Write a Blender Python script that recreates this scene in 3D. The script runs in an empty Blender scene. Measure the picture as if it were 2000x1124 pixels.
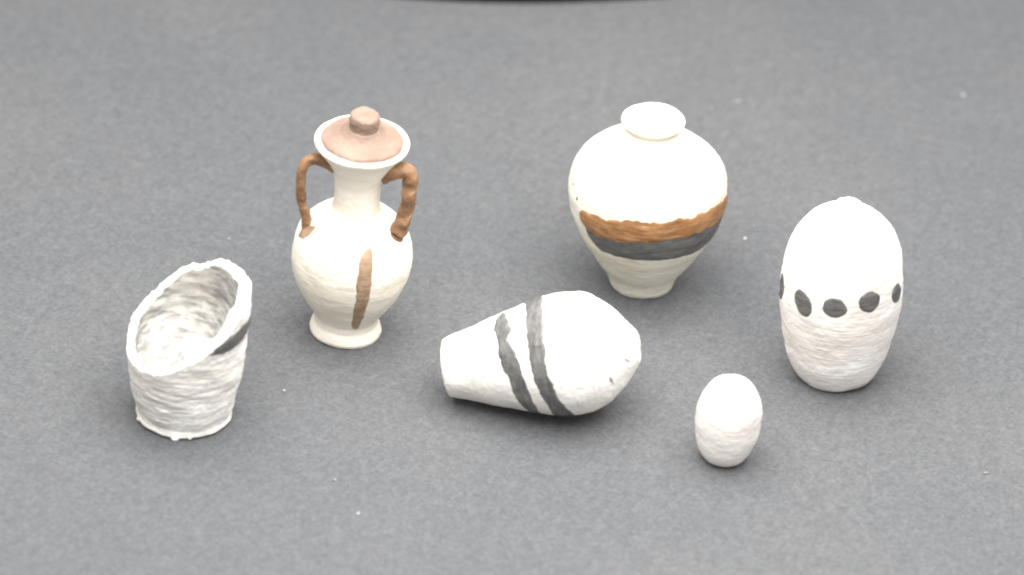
import bpy, math
import numpy as np

# ------------------------------------------------------------------ camera
PITCH, ROLL, DIST = math.radians(34.0), math.radians(4.0), 0.68
sc = bpy.context.scene
cam_d = bpy.data.cameras.new("camera")
cam = bpy.data.objects.new("camera", cam_d)
sc.collection.objects.link(cam)
sc.camera = cam
cam_d.sensor_width = 36.0
cam_d.lens = 198.0
cam_d.clip_start, cam_d.clip_end = 0.01, 50.0
cam.location = (0, -DIST * math.cos(PITCH), DIST * math.sin(PITCH))
from mathutils import Matrix
r0 = np.array([1.0, 0, 0]); u0 = np.array([0, math.sin(PITCH), math.cos(PITCH)])
cr, sr = math.cos(ROLL), math.sin(ROLL)
right = r0 * cr + u0 * sr
up = -r0 * sr + u0 * cr
back = np.array([0, -math.cos(PITCH), math.sin(PITCH)])
cam.rotation_euler = Matrix([[right[i], up[i], back[i]] for i in range(3)]).to_euler()
cam_d.dof.use_dof = True
cam_d.dof.focus_distance = 0.664
cam_d.dof.aperture_fstop = 20.0

# ------------------------------------------------------------------ light
sc.view_settings.view_transform = 'Standard'
sc.view_settings.look = 'None'
sc.view_settings.exposure = 0.0
sc.view_settings.gamma = 1.0
sc.cycles.filter_width = 2.1
world = bpy.data.worlds.new("World"); sc.world = world; world.use_nodes = True
bg = world.node_tree.nodes["Background"]
bg.inputs[0].default_value = (1.0, 0.985, 0.96, 1); bg.inputs[1].default_value = 0.90

def area(name, loc, target, size, size_y, power, col):
    d = bpy.data.lights.new(name, 'AREA'); d.shape = 'RECTANGLE'
    d.size, d.size_y, d.energy, d.color = size, size_y, power, col
    o = bpy.data.objects.new(name, d); sc.collection.objects.link(o)
    o.location = loc
    v = Matrix.Identity(3)
    from mathutils import Vector
    o.rotation_euler = (Vector(target) - Vector(loc)).to_track_quat('-Z', 'Y').to_euler()
    return o
area("ceiling_lamp", (0.012, -0.045, 0.205), (0.012, -0.045, 0), 0.27, 0.27, 2.1, (1.0, 0.985, 0.955))

# ------------------------------------------------------------------ numpy helpers
def _hash(i, j, k, seed):
    h = (i * 374761393 + j * 668265263 + k * 2147483647 + seed * 974711) & 0xFFFFFFFF
    h = ((h ^ (h >> 13)) * 1274126177) & 0xFFFFFFFF
    h = ((h ^ (h >> 16)) * 2246822519) & 0xFFFFFFFF
    return ((h ^ (h >> 15)) & 0xFFFF) / 32767.5 - 1.0

def vnoise(P, seed=0):
    P = np.asarray(P, float)
    f = np.floor(P); t = P - f; t = t * t * (3 - 2 * t)
    i, j, k = [f[..., a].astype(np.int64) + 4096 for a in range(3)]
    o = 0
    for a in (0, 1):
        for b in (0, 1):
            for c in (0, 1):
                w = (t[..., 0] if a else 1 - t[..., 0]) * (t[..., 1] if b else 1 - t[..., 1]) * (t[..., 2] if c else 1 - t[..., 2])
                o = o + w * _hash(i + a, j + b, k + c, seed)
    return o

def curve(pts, n=400):
    p = np.array(pts, float)
    d = np.r_[0, np.cumsum(np.hypot(*np.diff(p, axis=0).T))]
    s = np.linspace(0, d[-1], n); out = []
    for k in range(2):
        y = p[:, k]; h = np.diff(d); m = np.diff(y) / h; t = np.zeros(len(y))
        t[0], t[-1] = m[0], m[-1]
        for i in range(1, len(y) - 1):
            t[i] = 0 if m[i-1] * m[i] <= 0 else (h[i-1] + h[i]) * 3 / ((2*h[i] + h[i-1]) / m[i-1] + (h[i] + 2*h[i-1]) / m[i])
        i = np.clip(np.searchsorted(d, s, side='right') - 1, 0, len(h) - 1); x = (s - d[i]) / h[i]
        out.append((2*x**3 - 3*x**2 + 1) * y[i] + (x**3 - 2*x**2 + x) * h[i] * t[i] + (-2*x**3 + 3*x**2) * y[i+1] + (x**3 - x**2) * h[i] * t[i+1])
    return np.stack(out, -1)

class Turned:
    """A turned surface in units of U metres; theta 0 looks to the front (-y), s runs 0..1 up the profile."""
    def __init__(self, prof, U, seed, ridge=0.45, brush=0.8, lump=1.3, period=6.5):
        self.c = curve(prof, 600); self.U = U; self.seed = seed
        g = np.gradient(self.c, axis=0); g /= np.linalg.norm(g, axis=1, keepdims=True) + 1e-9
        self.nr, self.nh = g[:, 1], -g[:, 0]
        self.a = (ridge, brush, lump, period)
        self.S = np.linspace(0, 1, 600)
    def disp(self, th, r, h):
        ridge, brush, lump, per = self.a
        x, y = np.sin(th), -np.cos(th)
        w = h / per + 0.25 * vnoise(np.stack([x * 2, y * 2, h / 40], -1), self.seed)
        row = np.floor(w); fr = w - row
        d = ridge * (np.abs(np.sin(math.pi * fr)) - 0.6) * (0.7 + 0.5 * vnoise(np.stack([x * 3, y * 3, row * 1.7], -1), self.seed + 1))
        d = d + brush * vnoise(np.stack([x * 3.2, y * 3.2, h / 5.0], -1), self.seed + 2)
        d = d + brush * 0.5 * vnoise(np.stack([x * 14, y * 14, h / 4.0], -1), self.seed + 3)
        d = d + lump * vnoise(np.stack([x * r / 32, y * r / 32, h / 32], -1), self.seed + 4)
        d = d + lump * 0.26 * vnoise(np.stack([x * r / 9, y * r / 9, h / 9], -1), self.seed + 5)
        d = d + lump * 0.15 * vnoise(np.stack([x * r / 4, y * r / 4, h / 4], -1), self.seed + 6)
        return d * np.clip(r / 20, 0, 1)
    def at(self, th, s, off=0.0):
        th = np.asarray(th, float); s = np.clip(np.asarray(s, float), 0, 1)
        r = np.interp(s, self.S, self.c[:, 0]); h = np.interp(s, self.S, self.c[:, 1])
        nr = np.interp(s, self.S, self.nr); nh = np.interp(s, self.S, self.nh)
        d = self.disp(th, r, h) + off
        rr = r + nr * d; hh = h + nh * d
        return np.stack([rr * np.sin(th), -rr * np.cos(th), hh], -1) * self.U
    def length(self):
        return float(np.hypot(*np.diff(self.c, axis=0).T).sum())

def grid_mesh(name, P, wrap=False, cap0=False, cap1=False):
    n, m, _ = P.shape
    idx = np.arange(n * m).reshape(n, m)
    if wrap:
        nx = np.roll(idx, -1, axis=1); a, b, c, d = idx[:-1], nx[:-1], nx[1:], idx[1:]
    else:
        a, b, c, d = idx[:-1, :-1], idx[:-1, 1:], idx[1:, 1:], idx[1:, :-1]
    faces = np.stack([a, b, c, d], -1).reshape(-1, 4).tolist()
    if cap0: faces.append(idx[0][::-1].tolist())
    if cap1: faces.append(idx[-1].tolist())
    me = bpy.data.meshes.new(name)
    me.from_pydata(P.reshape(-1, 3).tolist(), [], faces)
    me.polygons.foreach_set("use_smooth", [True] * len(me.polygons))
    me.update()
    return me

def add(name, me, mat, parent=None, **props):
    o = bpy.data.objects.new(name, me); sc.collection.objects.link(o)
    if mat: me.materials.append(mat)
    o.parent = parent
    for k, v in props.items(): o[k] = v
    return o

def thing(name, loc, label, category, rot=None):
    o = bpy.data.objects.new(name, None); sc.collection.objects.link(o)
    o.empty_display_size = 0.005
    o.location = loc
    if rot is not None: o.rotation_euler = rot
    o['label'] = label; o['category'] = category
    return o

def turned_part(name, T, mat, parent, nt=320, ns=260, **props):
    th = np.linspace(-math.pi, math.pi, nt, endpoint=False)
    S, TH = np.meshgrid(np.linspace(0, 1, ns), th, indexing='ij')
    return add(name, grid_mesh(name, T.at(TH, S), True, True, True), mat, parent, **props)

def smooth_tab(x, xs, ys):
    """smooth interpolation through a table"""
    y = np.interp(x, xs, ys)
    k = np.ones(9) / 9
    yp = np.r_[np.full(4, y[0]), y, np.full(4, y[-1])]
    return np.convolve(yp, k, 'valid')

def paint(name, T, mat, parent, rows, along='th', thick=1.1, seed=0, n=160, m=15, wob=1.0, ends=0.05, **props):
    """a coat of paint of real thickness on T: rows = (theta_deg, s_lo, s_hi) or, along='s', (s, theta_lo, theta_hi)"""
    R = np.array(rows, float)
    if along == 'th': R[:, 0] = np.radians(R[:, 0])
    else: R[:, 1:] = np.radians(R[:, 1:])
    t = np.linspace(R[0, 0], R[-1, 0], n)
    o = np.argsort(R[:, 0]); R = R[o]
    lo = smooth_tab(t, R[:, 0], R[:, 1]); hi = smooth_tab(t, R[:, 0], R[:, 2])
    z = np.zeros(n)
    q = np.linspace(0, n / 9.0, n)
    amp = wob * (0.010 if along == 'th' else 0.035)
    lo = lo + amp * (vnoise(np.stack([q, z, z], -1), seed) + .6 * vnoise(np.stack([q * 2.7, z, z], -1), seed + 9))
    hi = hi + amp * (vnoise(np.stack([q, z + 5, z], -1), seed) + .6 * vnoise(np.stack([q * 2.7, z + 5, z], -1), seed + 9))
    e = np.clip(np.minimum(np.linspace(0, 1, n), np.linspace(1, 0, n)) / ends, 0, 1)
    mid = (lo + hi) / 2; sh = np.sqrt(np.clip(1 - (1 - e) ** 2, 0, 1))
    lo = mid + (lo - mid) * sh; hi = mid + (hi - mid) * sh
    v = np.linspace(0, 1, m)
    A = lo[:, None] + (hi - lo)[:, None] * v
    B = np.repeat(t[:, None], m, 1)
    prof = np.clip(np.minimum(v, 1 - v) / 0.13, 0, 1)
    k = prof[None] * np.clip(e * 3, 0, 1)[:, None]
    off = -0.7 + (thick + 0.7) * np.sqrt(k)
    P = T.at(B, A, off) if along == 'th' else T.at(A, B, off)
    return add(name, grid_mesh(name, P), mat, parent, **props)

def blot(name, T, mat, parent, th, s, a, b, rot=0, thick=1.2, seed=0, wob=0.12, **props):
    """a round dab of paint: half sizes a (round) and b (up) in units, turned by rot degrees"""
    L = T.length(); r = float(np.interp(s, T.S, T.c[:, 0]))
    K, Mn = 9, 48
    ang = np.linspace(0, 2 * math.pi, Mn, endpoint=False); rho = np.linspace(0.02, 1, K)
    w = 1 + wob * vnoise(np.stack([np.cos(ang) * 1.6, np.sin(ang) * 1.6, ang * 0 + seed], -1), seed)
    X = rho[:, None] * (w * np.cos(ang))[None] * a; Y = rho[:, None] * (w * np.sin(ang))[None] * b
    c, d = math.cos(math.radians(rot)), math.sin(math.radians(rot))
    X, Y = X * c - Y * d, X * d + Y * c
    off = -0.7 + (thick + 0.7) * np.sqrt(np.clip((1 - rho) / 0.25, 0, 1))[:, None] + 0 * X
    P = T.at(math.radians(th) + X / r, s + Y / L, off)
    return add(name, grid_mesh(name, P, True, True), mat, parent, **props)

# ------------------------------------------------------------------ materials
def material(name, rough=0.6, spec=0.35):
    m = bpy.data.materials.new(name); m.use_nodes = True
    b = m.node_tree.nodes["Principled BSDF"]
    b.inputs["Roughness"].default_value = rough
    b.inputs["Specular IOR Level"].default_value = spec
    return m, m.node_tree.nodes, m.node_tree.links, b

def noise_node(N, L, coord, scale, detail=3, rough=0.55, vec=(1, 1, 1)):
    mp = N.new("ShaderNodeMapping"); mp.inputs["Scale"].default_value = vec
    L.new(coord, mp.inputs["Vector"])
    n = N.new("ShaderNodeTexNoise"); n.inputs["Scale"].default_value = scale
    n.inputs["Detail"].default_value = detail; n.inputs["Roughness"].default_value = rough
    L.new(mp.outputs["Vector"], n.inputs["Vector"])
    return n.outputs["Fac"]

def ramp(N, L, fac, stops):
    r = N.new("ShaderNodeValToRGB"); e = r.color_ramp.elements
    while len(e) < len(stops): e.new(0.5)
    for el, (p, c) in zip(e, stops): el.position = p; el.color = (*c, 1)
    L.new(fac, r.inputs["Fac"]); return r.outputs["Color"]

def mix(N, L, fac, a, b, mode='MIX'):
    x = N.new("ShaderNodeMix"); x.data_type = 'RGBA'; x.blend_type = mode
    if hasattr(fac, 'links'): L.new(fac, x.inputs[0])
    else: x.inputs[0].default_value = fac
    for s, k in ((a, 6), (b, 7)):
        if hasattr(s, 'links'): L.new(s, x.inputs[k])
        else: x.inputs[k].default_value = (*s, 1)
    return x.outputs[2]

def bump(N, L, b, h, dist, strength=1.0):
    n = N.new("ShaderNodeBump"); n.inputs["Distance"].default_value = dist; n.inputs["Strength"].default_value = strength
    L.new(h, n.inputs["Height"]); L.new(n.outputs["Normal"], b.inputs["Normal"])

def white_paint(name, col, dirt, lo=0.36, hi=0.56, stretch=5.0, rough=0.55, scale=260):
    m, N, L, b = material(name, rough, 0.3)
    co = N.new("ShaderNodeTexCoord").outputs["Object"]
    wash = noise_node(N, L, co, scale, 5, 0.62, (1, 1, stretch))
    c1 = ramp(N, L, wash, [(lo, dirt), (hi, col)])
    big = noise_node(N, L, co, 90, 3, 0.5)
    c2 = ramp(N, L, big, [(0.35, (0.93, 0.90, 0.86)), (0.6, (1, 1, 1))])
    L.new(mix(N, L, 1.0, c1, c2, 'MULTIPLY'), b.inputs["Base Color"])
    bump(N, L, b, noise_node(N, L, co, 2600, 4, 0.6, (1, 1, 2.5)), 0.00006, 0.5)
    return m

def colour_paint(name, dark, light, rough=0.45, spec=0.4, stretch=(1, 1, 7)):
    m, N, L, b = material(name, rough, spec)
    co = N.new("ShaderNodeTexCoord").outputs["Object"]
    f = noise_node(N, L, co, 420, 5, 0.6, stretch)
    L.new(ramp(N, L, f, [(0.36, dark), (0.66, light)]), b.inputs["Base Color"])
    bump(N, L, b, noise_node(N, L, co, 1700, 4, 0.6, stretch), 0.00008, 0.5)
    return m

M_CREAM = white_paint("cream_paint", (0.82, 0.785, 0.705), (0.77, 0.71, 0.62), 0.28, 0.55)
M_WHITE = white_paint("white_paint", (0.84, 0.815, 0.79), (0.76, 0.71, 0.68), 0.30, 0.55)
M_LYING = white_paint("warm_white_paint", (0.84, 0.825, 0.795), (0.78, 0.74, 0.68), 0.30, 0.5)
M_URN = white_paint("ivory_paint", (0.78, 0.755, 0.66), (0.70, 0.66, 0.54), 0.30, 0.5)
M_CUP = white_paint("scuffed_white_paint", (0.78, 0.765, 0.735), (0.50, 0.485, 0.47), 0.32, 0.48, 9.0)
M_CUPIN = white_paint("scuffed_shaded_inside_paint", (0.52, 0.51, 0.485), (0.25, 0.245, 0.24), 0.37, 0.55, 4.0, 0.55, 420)
def add_scuff_shade(m, spots):
    """grey scuffs and painted shade put into the colour round given points of the thing"""
    N, L = m.node_tree.nodes, m.node_tree.links
    r = [n for n in N if n.type == 'VALTORGB'][0]
    src = r.inputs["Fac"].links[0].from_socket
    co = [n for n in N if n.type == 'TEX_COORD'][0].outputs["Object"]
    for p, rad, amt in spots:
        d = N.new("ShaderNodeVectorMath"); d.operation = 'DISTANCE'; L.new(co, d.inputs[0]); d.inputs[1].default_value = p
        mr = N.new("ShaderNodeMapRange"); mr.inputs[1].default_value = rad * 0.3; mr.inputs[2].default_value = rad
        mr.inputs[3].default_value = amt; mr.inputs[4].default_value = 0.0; L.new(d.outputs["Value"], mr.inputs[0])
        sb = N.new("ShaderNodeMath"); sb.operation = 'SUBTRACT'; L.new(src, sb.inputs[0]); L.new(mr.outputs[0], sb.inputs[1]); src = sb.outputs[0]
    L.new(src, r.inputs["Fac"])
_u = 5.951e-5
add_scuff_shade(M_CUPIN, [((-85 * _u, 10 * _u, 140 * _u), 75 * _u, 0.13), ((70 * _u, 60 * _u, 240 * _u), 60 * _u, 0.08), ((-40 * _u, -30 * _u, 118 * _u), 45 * _u, 0.05)])  # left and floor spots are scuffs; right-back spot paints shade under the rim
add_scuff_shade(M_CUP, [((-60 * _u, -90 * _u, 70 * _u), 70 * _u, 0.07)])
M_OCHRE = colour_paint("ochre_paint", (0.20, 0.095, 0.036), (0.39, 0.205, 0.092), stretch=(0.9, 0.9, 5))
M_TAN = colour_paint("tan_paint", (0.26, 0.165, 0.10), (0.37, 0.26, 0.175), 0.5, stretch=(2, 2, 2))
M_LIDTAN = colour_paint("lid_tan_paint", (0.215, 0.145, 0.112), (0.27, 0.195, 0.155), 0.6, 0.3, stretch=(1, 1, 2))
M_BROWN = colour_paint("handle_brown_paint", (0.15, 0.075, 0.035), (0.34, 0.19, 0.10), 0.45, stretch=(1, 1, 2))
_r = [n for n in M_BROWN.node_tree.nodes if n.type == 'VALTORGB'][0].color_ramp
_e = _r.elements.new(0.72); _e.color = (0.62, 0.50, 0.38, 1)
M_BLACK = colour_paint("black_paint", (0.075, 0.072, 0.069), (0.15, 0.146, 0.14), 0.42, 0.45, stretch=(1, 1, 4))
M_FLECK = white_paint("grey_scuff", (0.30, 0.295, 0.285), (0.2, 0.195, 0.19))
for _m, _c, _p in ((M_BLACK, (0.26, 0.25, 0.235), 0.76), (M_TAN, (0.52, 0.42, 0.31), 0.78), (M_OCHRE, (0.52, 0.31, 0.16), 0.72)):
    _r = [n for n in _m.node_tree.nodes if n.type == 'VALTORGB'][0].color_ramp
    _e = _r.elements.new(_p); _e.color = (*_c, 1)
M_SPECK = material("white_lint", 0.8)[0]
M_SPECK.node_tree.nodes["Principled BSDF"].inputs["Base Color"].default_value = (0.40, 0.40, 0.40, 1)
M_LINT = material("grey_lint", 0.9)[0]
M_LINT.node_tree.nodes["Principled BSDF"].inputs["Base Color"].default_value = (0.21, 0.21, 0.21, 1)
M_TRAY, N_, L_, B_ = material("black_plastic", 0.5, 0.2)
B_.inputs["Base Color"].default_value = (0.028, 0.028, 0.029, 1)

def table_material():
    m, N, L, b = material("dark_grey_card", 0.75, 0.25)
    co = N.new("ShaderNodeTexCoord").outputs["Object"]
    rt = N.new('ShaderNodeMapping'); rt.inputs['Rotation'].default_value = (0.45, 0.35, 0.6); L.new(co, rt.inputs['Vector']); co = rt.outputs['Vector']
    g1 = noise_node(N, L, co, 2300, 4, 0.68)
    fb = noise_node(N, L, co, 1500, 4, 0.6, (1, 0.35, 1)); fb2 = noise_node(N, L, co, 1500, 4, 0.6, (0.35, 1, 1))
    g2 = noise_node(N, L, co, 700, 4, 0.65)
    g3 = noise_node(N, L, co, 26, 3, 0.55)
    c = ramp(N, L, g1, [(0.28, (0.074, 0.075, 0.0795)), (0.5, (0.096, 0.097, 0.1015)), (0.74, (0.128, 0.1285, 0.133))])
    c = mix(N, L, 1.0, c, ramp(N, L, g2, [(0.3, (0.92, 0.925, 0.93)), (0.7, (1.07, 1.07, 1.07))]), 'MULTIPLY')
    c = mix(N, L, 1.0, c, ramp(N, L, g3, [(0.35, (0.92, 0.94, 0.955)), (0.65, (1.05, 1.045, 1.035))]), 'MULTIPLY')
    c = mix(N, L, 1.0, c, ramp(N, L, fb, [(0.34, (0.93, 0.93, 0.93)), (0.68, (1.07, 1.07, 1.07))]), 'MULTIPLY')
    c = mix(N, L, 1.0, c, ramp(N, L, fb2, [(0.34, (0.93, 0.93, 0.93)), (0.68, (1.07, 1.07, 1.07))]), 'MULTIPLY')
    L.new(c, b.inputs["Base Color"])
    bump(N, L, b, g1, 0.00012, 0.7)
    return m

# ------------------------------------------------------------------ the surface
me = bpy.data.meshes.new("tabletop")
H = 0.9
me.from_pydata([(-H, -H, 0), (H, -H, 0), (H, H, 0), (-H, H, 0)], [], [(0, 1, 2, 3)])
add("tabletop", me, table_material(), kind="structure")

# ------------------------------------------------------------------ amphora with lid
U = 6.095e-5
amphora = thing("amphora", (-0.019469, -0.011504, 0), "cream two-handled amphora with tan knobbed lid and a vertical brown drip", "amphora", (0, math.radians(1.9), 0))
A_PROF = [(1, 0), (58, 0), (67, 1), (70, 8), (67, 20), (63, 30), (63, 40), (70, 56), (87, 84), (105, 120), (115, 155), (117, 178), (114, 208), (105, 234), (83, 259), (60, 277), (46, 292), (44, 312), (45, 345), (52, 372), (65, 400), (81, 423), (89, 432), (91.5, 437), (90, 442), (85, 443), (79, 440), (70, 437), (1, 437)]
TA = Turned(A_PROF, U, 11, 0.2, 0.35, 1.2)
turned_part("body", TA, M_CREAM, amphora, 320, 320)
TL = Turned([(79, 436), (79.5, 443), (77, 447), (70, 450), (57, 454), (45, 459), (36, 466), (31, 471), (1, 472)], U, 23, 0.2, 0.7, 1.6, 5)
lid = turned_part("lid", TL, M_LIDTAN, amphora, 200, 60, label="tan lid painted up to the white rim")
TK = Turned([(32, 460), (29.5, 465), (28, 470), (27.5, 477), (30, 488), (29, 497), (23, 502), (12, 503), (1, 502)], U, 29, 0.3, 0.8, 2.0, 6)
turned_part("knob", TK, M_LIDTAN, lid, 120, 60)

def handle(side, width, thick, path, turn, seed, mat):
    """a strap handle: path in (out, height), swept with a rounded flat section"""
    c = curve(path, 60)
    g = np.gradient(c, axis=0); g /= np.linalg.norm(g, axis=1, keepdims=True)
    nrm = np.stack([g[:, 1], -g[:, 0]], -1)
    k = 20; a = np.linspace(0, 2 * math.pi, k, endpoint=False)
    ca = np.sign(np.cos(a)) * np.abs(np.cos(a)) ** 0.7; sa = np.sign(np.sin(a)) * np.abs(np.sin(a)) ** 0.7
    i = np.arange(60)[:, None]
    wv = 1 + 0.2 * vnoise(np.stack(np.broadcast_arrays(i / 5.0, ca * 0.8, sa * 0.8), -1), seed) + 0.12 * vnoise(np.stack(np.broadcast_arrays(i / 2.0, ca * 2, sa * 2), -1), seed + 1)
    flare = 1 + 0.35 * np.exp(-np.minimum(i, 59 - i) / 4.0)
    out = c[:, 0:1] + nrm[:, 0:1] * thick * sa * wv * flare
    hh = c[:, 1:2] + nrm[:, 1:2] * thick * sa * wv * flare
    tt = width * ca * wv * flare
    x = side * out; y = tt
    t = math.radians(turn); X = x * math.cos(t) - y * math.sin(t); Y = x * math.sin(t) + y * math.cos(t)
    P = np.stack(np.broadcast_arrays(X, Y, hh), -1) * U
    return add("handle", grid_mesh("handle", P, True, True, True), mat, amphora)
handle(-1, 12.0, 9.0, [(50, 383), (72, 393), (93, 396), (105, 388), (110, 366), (110, 334), (105, 298), (97, 268), (91, 242)], 8, 5, M_BROWN)
handle(1, 18.0, 13.5, [(50, 382), (70, 391), (88, 395), (99, 387), (102, 366), (102, 338), (100, 310), (96, 285), (90, 260)], -14, 8, M_BROWN)

# the same heights on the full profile
def conv(prof_old, T, s):
    c = curve(prof_old, 600); h = np.interp(s, np.linspace(0, 1, 600), c[:, 1])
    k = T.c[:, 1] <= prof_old[-1][1] + 1
    n = int(np.argmax(T.c[:, 1]))
    return np.interp(h, T.c[:n, 1], T.S[:n])
A_OLD = A_PROF[1:22] + [(89, 434)]
drip = [(0.5772, 24.0, 25.5), (0.560, 15, 25), (0.5331, 9.0, 24.5), (0.477, 8.5, 23.5), (0.4148, 7, 22), (0.3567, 7, 22.5), (0.2826, 7.5, 21.5), (0.1844, 7.5, 23), (0.1142, 12, 25)]
drip = [(float(conv(A_OLD, TA, s)), a, b) for s, a, b in drip]
paint("painted_drip", TA, M_TAN, amphora, drip, 's', 0.9, 41, 140, 13, 0.4, 0.06, label="vertical streak of brown paint down the belly")
blot("paint_smear", TA, M_TAN, amphora, -70, float(conv(A_OLD, TA, 0.545)), 17, 24, -30, 1.0, 3, 0.35)
blot("paint_smear", TA, M_BROWN, amphora, 70, float(conv(A_OLD, TA, 0.572)), 19, 15, 10, 1.0, 4, 0.3)

# ------------------------------------------------------------------ wide-shouldered urn
U = 6.204e-5
urn = thing("shouldered_urn", (0.015557, 0.002946, 0), "wide-shouldered cream urn with ochre and black painted bands, standing behind the lying jar", "urn", (0, math.radians(-0.5), 0))
U_OLD = [(50,0),(58,1),(62,6),(67,20),(75,38),(89,60),(112,98),(137,145),(150,185),(154,220),(151,250),(138,279),(109,305),(81,328),(62,346),(53,356),(50,364)]
TU = Turned([(1, 0)] + U_OLD, U, 37, 0.15, 0.35, 1.4)
turned_part("body", TU, M_URN, urn, 340, 280)
TM = Turned([(48, 358), (50, 363), (55, 368), (59.5, 372.5), (61.5, 376), (60, 379), (55, 379.5), (47, 377.5), (38, 376.5), (1, 375)], U, 43, 0.2, 0.5, 1.2, 5)
turned_part("lip", TM, M_URN, urn, 220, 80)
U_REF = [(50,0),(61,1),(64,6),(64,18),(70,30),(88,58),(112,98),(137,145),(150,185),(154,220),(151,250),(138,279),(108,307),(78,333),(56,358),(48,374),(46,384)]
def cu(s): return float(conv(U_REF, TU, s))
top = [(-58, .5431), (-45.5, .5651), (-34.5, .5752), (-11.5, .6012), (2.5, .6052), (17, .6132), (32.5, .6072), (51, .6032), (64.5, .6032), (80, .5892), (100, .585), (150, .58)]
mid = [(-58, .50), (-51, .4749), (-40, .4609), (-25.5, .4709), (-10.5, .483), (4, .497), (18, .499), (42.5, .511), (58, .505), (78.5, .485), (100, .48), (150, .48)]
bot = [(-58, .47), (-49, .4188), (-40, .3647), (-24, .3687), (-10.5, .3707), (5.5, .3687), (25.5, .3747), (50, .3687), (68, .3707), (80, .375), (150, .375)]
ths = np.linspace(-58, 150, 60)
ti = lambda tab: np.interp(ths, [a for a, _ in tab], [cu(b) for _, b in tab])
T_, M_, B2 = ti(top), ti(mid), ti(bot)
paint("black_band", TU, M_BLACK, urn, [(a, c, b + .03) for a, b, c in zip(ths, M_, B2) if a > -53], 'th', 0.7, 51, 260, 13, 0.25, 0.03, label="black painted band round the lower belly")
paint("ochre_band", TU, M_OCHRE, urn, list(zip(ths, M_, T_)), 'th', 1.3, 57, 300, 19, 0.75, 0.03, label="ochre brown painted band with a ragged upper edge")
blot("paint_fleck", TU, M_BLACK, urn, -74.5, cu(.6092), 5, 1.6, 40, 0.5, 2)
blot("paint_fleck", TU, M_BLACK, urn, -62, cu(.5832), 3.2, 4.5, 20, 0.5, 3)

# ------------------------------------------------------------------ dotted jar
U = 6.083e-5
jar = thing("dotted_jar", (0.038868, -0.013132, 0), "tall rounded white jar with a ring of black dots", "jar", (0, math.radians(-1.0), 0))
J_OLD = [(58,0),(69,2),(78,10),(89,30),(98,55),(105,85),(112,125),(117,160),(119,190),(118,225),(114,262),(105,300),(87,335),(64,358),(30,374)]
TJ = Turned([(1, 0)] + J_OLD + [(1, 381)], U, 61, 0.3, 0.38, 1.6, 8.0)
turned_part("body", TJ, M_WHITE, jar, 340, 300)
TN = Turned([(26, 370), (27, 381), (26.5, 389), (22, 394.5), (12, 396.5), (1, 397)], U, 67, 0.2, 0.8, 1.6, 6)
turned_part("knob", TN, M_WHITE, jar, 120, 50)
J_REF = [(50,0),(63,2),(74,10),(87,30),(97,55),(104,85),(112,125),(117,160),(119,190),(118,225),(112,262),(98,302),(76,338),(52,364),(25,384)]
def cj(s): return float(conv(J_REF, TJ, s))
dots = [(-79, .530, 17, 26, 8), (-40.5, .551, 20, 27, -38 + 70), (-8, .575, 24, 21, -8), (25.5, .600, 23, 23.5, 12), (61.5, .578, 18, 22, 25),
        (95, .58, 20, 22, 0), (128, .58, 21, 22, 10), (160, .575, 22, 22, 0), (-167, .57, 22, 23, 0), (-136, .56, 21, 22, 10), (-108, .55, 20, 23, 0)]
for i, (t, s, a, b, r) in enumerate(dots):
    blot("painted_dot", TJ, M_BLACK, jar, t, cj(s), a * 1.07, b * 1.07, r, 1.3, 70 + i, 0.09)

# ------------------------------------------------------------------ small egg-shaped jar
U = 5.939e-5
TE = Turned([(1, 0), (18, 0), (31, 2), (43, 12), (53, 31), (60, 60), (63, 88), (63, 106), (58.5, 136), (47, 162), (30, 180), (13, 189), (1, 191)], U, 83, 0.2, 0.28, 1.6, 8.0)
egg = turned_part("egg_shaped_jar", TE, M_WHITE, None, 240, 200, label="smallest plain white egg-shaped jar standing at the front", category="jar")
egg.location = (0.025788, -0.032228, 0); egg.rotation_euler = (0, math.radians(2), 0)

# ------------------------------------------------------------------ jar lying on its side
U = 6.1e-5
lying = thing("lying_jar", (-0.00715, -0.02348, 0.003939), "white jar lying on its side with two black painted stripes", "jar")
lying.rotation_euler = Matrix([[0.0259, -0.23131, 0.97254], [0.99966, 0.00599, -0.02519], [0.0, 0.97286, 0.23138]]).to_euler()
TLY = Turned([(1.2, 0.0), (47.1, 0.0), (55.2, 2.8), (58.3, 9.4), (65.6, 37.5), (78.0, 75.1), (90.6, 117.3), (104.1, 164.2), (115.1, 206.4), (119.1, 239.3), (116.1, 272.1), (103.1, 305.0), (80.0, 333.1), (60.0, 351.5), (47.0, 363.0), (38.0, 370.0), (27.0, 375.5), (1.0, 378.0)], U, 97, 0.12, 0.3, 2.0, 7)
turned_part("body", TLY, M_LYING, lying, 340, 300)
A_l = [(140, .4529), (151.5, .4529), (190, .4729), (207.5, .4749), (222.5, .477), (236, .479), (250, .483), (265, .491), (281.5, .509), (307.5, .527), (335, .54)]
A_r = [(140, .53), (156.5, .5351), (197, .5511), (225, .5511), (251, .5511), (265, .5611), (281, .5752), (307, .6072), (335, .62)]
B_l = [(158, .366), (182.5, .3387), (194.5, .3367), (206.5, .3507), (224, .3547), (240.5, .3567), (255.5, .3828), (275.5, .3908), (296.5, .4108), (321, .43), (330, .44)]
B_r = [(158, .372), (192.5, .4088), (203.5, .4228), (211, .3968), (227.5, .4309), (242.5, .4429), (257.5, .4489), (273.5, .4629), (292, .4729), (321, .475), (330, .47)]
def rows2(lo, hi, n=70):
    t = np.linspace(lo[0][0], lo[-1][0], n)
    return list(zip(t, np.interp(t, *zip(*lo)), np.interp(t, *zip(*hi))))
M_BLACK2 = colour_paint("black_gloss_paint", (0.085, 0.083, 0.08), (0.17, 0.167, 0.162), 0.33, 0.5, stretch=(1, 1, 3))
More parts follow.
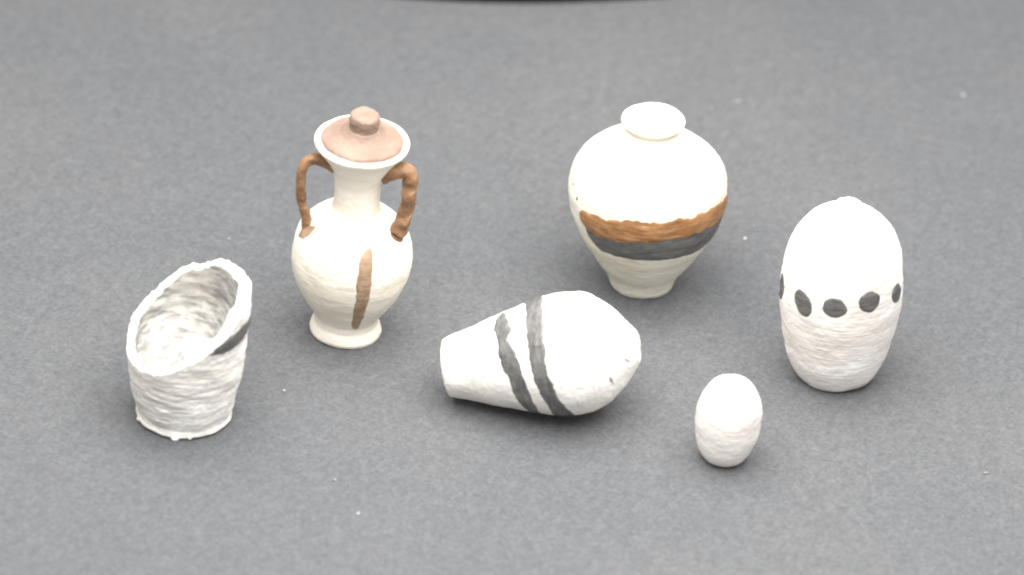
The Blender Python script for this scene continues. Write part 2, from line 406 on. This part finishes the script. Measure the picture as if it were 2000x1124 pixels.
paint("black_stripe", TLY, M_BLACK2, lying, rows2(A_l, A_r), 'th', 1.3, 101, 260, 15, 0.35, 0.02, label="broad black stripe round the belly")
paint("black_stripe", TLY, M_BLACK2, lying, rows2(B_l, B_r), 'th', 1.5, 107, 260, 15, 0.3, 0.05, label="uneven black stripe with a blob at its top end")
blot("paint_fleck", TLY, M_FLECK, lying, 264, .885, 9, 2.5, 40, 0.4, 8, 0.3)
blot("paint_fleck", TLY, M_FLECK, lying, 278, .79, 11, 3.5, 20, 0.4, 9, 0.4)

# ------------------------------------------------------------------ scoop-mouthed cup
U = 5.951e-5
cup = thing("slant_mouthed_cup", (-0.037038, -0.030661, 0), "scuffed white open cup with a slanting mouth and one black streak", "cup")
C_OUT = curve([(88, 2), (95, 8), (93, 18), (97, 32), (106, 80), (114, 140), (119, 200), (122, 260), (123, 310)], 300)
tabH = [(-5, 298), (30, 303), (61, 298), (100, 261), (130, 217), (145, 205), (160, 191), (180, 164), (200, 152), (222, 151), (250, 167), (270, 187), (300, 229), (330, 278)]
ph = np.array([a - 360 for a, _ in tabH] + [a for a, _ in tabH] + [a + 360 for a, _ in tabH]); hv = np.array([b for _, b in tabH] * 3)
fine = np.arange(-360, 720); hf = np.interp(fine, ph, hv); hf = np.convolve(np.r_[hf[:12], hf, hf[-12:]], np.hanning(25) / np.hanning(25).sum(), 'valid')
class CupSurf(Turned):
    def __init__(self, U, seed):
        self.U, self.seed, self.a = U, seed, (0.5, 0.9, 2.4, 7.0)
    def rim(self, th):
        p = np.degrees(th) - 90
        q = np.stack([np.sin(th) * 9, np.cos(th) * 9, th * 0], -1)
        return np.interp((p + 5) % 360 - 5, fine, hf) + 2.8 * vnoise(q, self.seed) + 2.4 * vnoise(q * 2.6, self.seed + 7)
    def at_h(self, th, h, off=0):
        r = np.interp(h, C_OUT[:, 1], C_OUT[:, 0])
        d = self.disp(th, r, h) + off
        return np.stack([(r + d) * np.sin(th), -(r + d) * np.cos(th), h + 0 * r], -1) * self.U
TC = CupSurf(U, 131)
nt = 360
th = np.linspace(-math.pi, math.pi, nt, endpoint=False)
rings = []
Hh = TC.rim(th)
for v in np.linspace(0, 1, 150):
    rings.append(TC.at_h(th, 2 + (Hh - 6 - 2) * v))
rings.insert(0, np.stack([80 * np.sin(th), -80 * np.cos(th), th * 0 + 0.0], -1) * U)
wall = 21 + 5 * np.sin(th - 0.3) + 2 * vnoise(np.stack([np.sin(th) * 4, np.cos(th) * 4, th * 0 + 3], -1), 5)
ro = np.hypot(rings[-1][:, 0], rings[-1][:, 1]) / U
for a in np.linspace(0.15, 1, 10):
    ang = a * math.pi
    r = ro - wall / 2 + wall / 2 * math.cos(ang); h = Hh - 6 + 6 * math.sin(ang)
    rings.append(np.stack([r * np.sin(th), -r * np.cos(th), h], -1) * U)
FL = 118.0
for v in np.linspace(0.02, 1, 90):
    r_top = ro - wall; x = v
    hh = Hh - 6 + (FL - (Hh - 6)) * (1 - (1 - x) ** 2.0)
    r = r_top * np.clip(1 - 0.12 * x - 0.88 * np.clip((x - 0.25) / 0.75, 0, 1) ** 1.3, 0.004, 1)
    q = np.stack([np.sin(th) * 3, np.cos(th) * 3, hh / 9], -1)
    d = (1.6 * vnoise(q, 141) + 1.2 * vnoise(np.stack([r * np.sin(th) / 14, r * np.cos(th) / 14, hh / 14], -1), 143)) * np.clip(r / 30, 0, 1)
    sw = 1.8 * np.sin(r / 5.5 + 2.0 * th) * np.clip(r / 25, 0, 1) * np.clip(v * 3, 0, 1)
    rings.append(np.stack([(r - d) * np.sin(th), -(r - d) * np.cos(th), hh + d * 0.6 + sw], -1) * U)
cup_me = grid_mesh("body", np.stack(rings), True, True, True)
cup_me.materials.append(M_CUP)
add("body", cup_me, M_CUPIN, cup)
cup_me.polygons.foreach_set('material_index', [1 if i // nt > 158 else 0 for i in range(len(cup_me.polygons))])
# black streak under the mouth on the right: theta, upper and lower edge as heights
c_prof = curve([(1,0),(70,0),(88,2),(94,8),(92,16),(96,30),(106,80),(114,140),(119,200),(122,260),(123,310)], 600)
sh = lambda s: float(np.interp(s, np.linspace(0, 1, 600), c_prof[:, 1]))
t = np.radians(np.linspace(22, 108, 120))
lo = np.interp(np.degrees(t), [22, 34.5, 52.5, 72.5, 90, 108], [sh(.768), sh(.7475), sh(.7395), sh(.7535), sh(.79), sh(.80)])
hi = np.minimum(np.interp(np.degrees(t), [22, 34, 46, 69, 90, 108], [sh(.772), sh(.805), sh(.838), sh(.855), sh(.85), sh(.83)]), TC.rim(t) - 5)
nz = 2.0 * vnoise(np.stack([t * 14, t * 0, t * 0], -1), 7)
lo = np.minimum(lo + nz, hi - 0.5)
v = np.linspace(0, 1, 13)
off = -0.7 + 1.9 * np.sqrt(np.clip(np.minimum(v, 1 - v) / 0.14, 0, 1))
P = TC.at_h(np.repeat(t[:, None], 13, 1), lo[:, None] + (hi - lo)[:, None] * v, off[None, :] + 0 * t[:, None])
add("black_streak", grid_mesh("black_streak", P), M_BLACK, cup, label="black brush streak below the raised lip")
# little burrs of filament round the foot
rng = np.random.default_rng(4)
for deg, size, drop in [(-63, 6, 4), (-5, 8, 1), (12, 4, 3)]:
    a = math.radians(deg); k, m2 = 7, 10
    u = np.linspace(0, math.pi, k)[:, None]; w = np.linspace(0, 2 * math.pi, m2, endpoint=False)
    q = np.stack([np.sin(u) * np.cos(w), np.sin(u) * np.sin(w), np.cos(u) + 0 * w], -1)
    q = q * (1 + 0.35 * vnoise(q * 1.7 + deg, 3))[..., None] * size
    c0 = np.array([93 * math.sin(a), -93 * math.cos(a), drop + size * 0.5])
    add("burr", grid_mesh("burr", (q * [1, 1, 0.8] + c0) * U, True), M_CUP, cup)

# ------------------------------------------------------------------ black round tray at the back
TT = Turned([(1, 0), (1666, 0), (1672, 6), (1672, 60), (1660, 70), (1640, 66), (1630, 30), (1, 24)], 6.4e-5, 3, 0, 0, 0)
tray = turned_part("black_disc", TT, M_TRAY, None, 400, 40, label="curved edge of a black disc at the top of the picture", category="disc")
TRAY_LOC = (-0.01484, 0.17224, 0.0)
tray.location = TRAY_LOC

# ------------------------------------------------------------------ lint on the card

# x, y, half length in mm, half width in mm, turn in degrees, label
SPECKS = [
    (-0.03478, 0.00626, .22, .16, 20, "tiny white speck just above the slant-mouthed cup"),
    (-0.02576, -0.02493, .22, .15, 80, "tiny white speck between the slant-mouthed cup and the amphora's foot"),
    (-0.01871, -0.04188, .18, .14, 30, "upper of two tiny white specks near the bottom, left of centre"),
    (-0.01562, -0.04807, .26, .16, 70, "lower of two tiny white specks near the bottom, left of centre"),
    (0.02813, 0.01423, .34, .24, 60, "bright white speck between the banded urn and the dotted jar"),
    (0.02919, 0.01711, .24, .20, 40, "faint speck just above the bright speck beside the urn"),
    (0.02362, 0.04357, .34, .24, 75, "pale speck just right of the urn's lip"),
    (0.02700, 0.04573, .78, .26, 8, "pale elongated lint shred upper right of the urn's lip"),
    (0.05600, 0.05115, .38, .22, 75, "white speck near the right edge, above the dotted jar"),
    (0.05039, 0.04745, .26, .22, 0, "faint speck left of the white speck near the right edge"),
    (0.05635, -0.03163, .46, .20, 15, "pale lint shred at the lower right, beyond the dotted jar"),
    (0.05420, -0.04480, .20, .16, 70, "tiny pale speck in the lower right corner"),
]
for i, (x, y, a, b, rot, lab) in enumerate(SPECKS):
    u = np.linspace(0.02, math.pi - 0.02, 7)[:, None]; w = np.linspace(0, 2 * math.pi, 12, endpoint=False)
    q = np.stack([np.sin(u) * np.cos(w), np.sin(u) * np.sin(w), np.cos(u) + 0 * w], -1)
    q = q * (1 + 0.45 * vnoise(q * 1.6 + i * 3.1, 17))[..., None] * np.array([a, b, b * 0.5]) * 0.8e-3
    q[..., 2] -= q[..., 2].min()
    o = add("lint_speck", grid_mesh("lint_speck", q, True, True, True), M_LINT if ('faint' in lab or 'pale' in lab) else M_SPECK, label=lab, category="lint", group="lint on the card")
    o.location = (x, y, 0.0); o.rotation_euler = (0, 0, math.radians(rot))
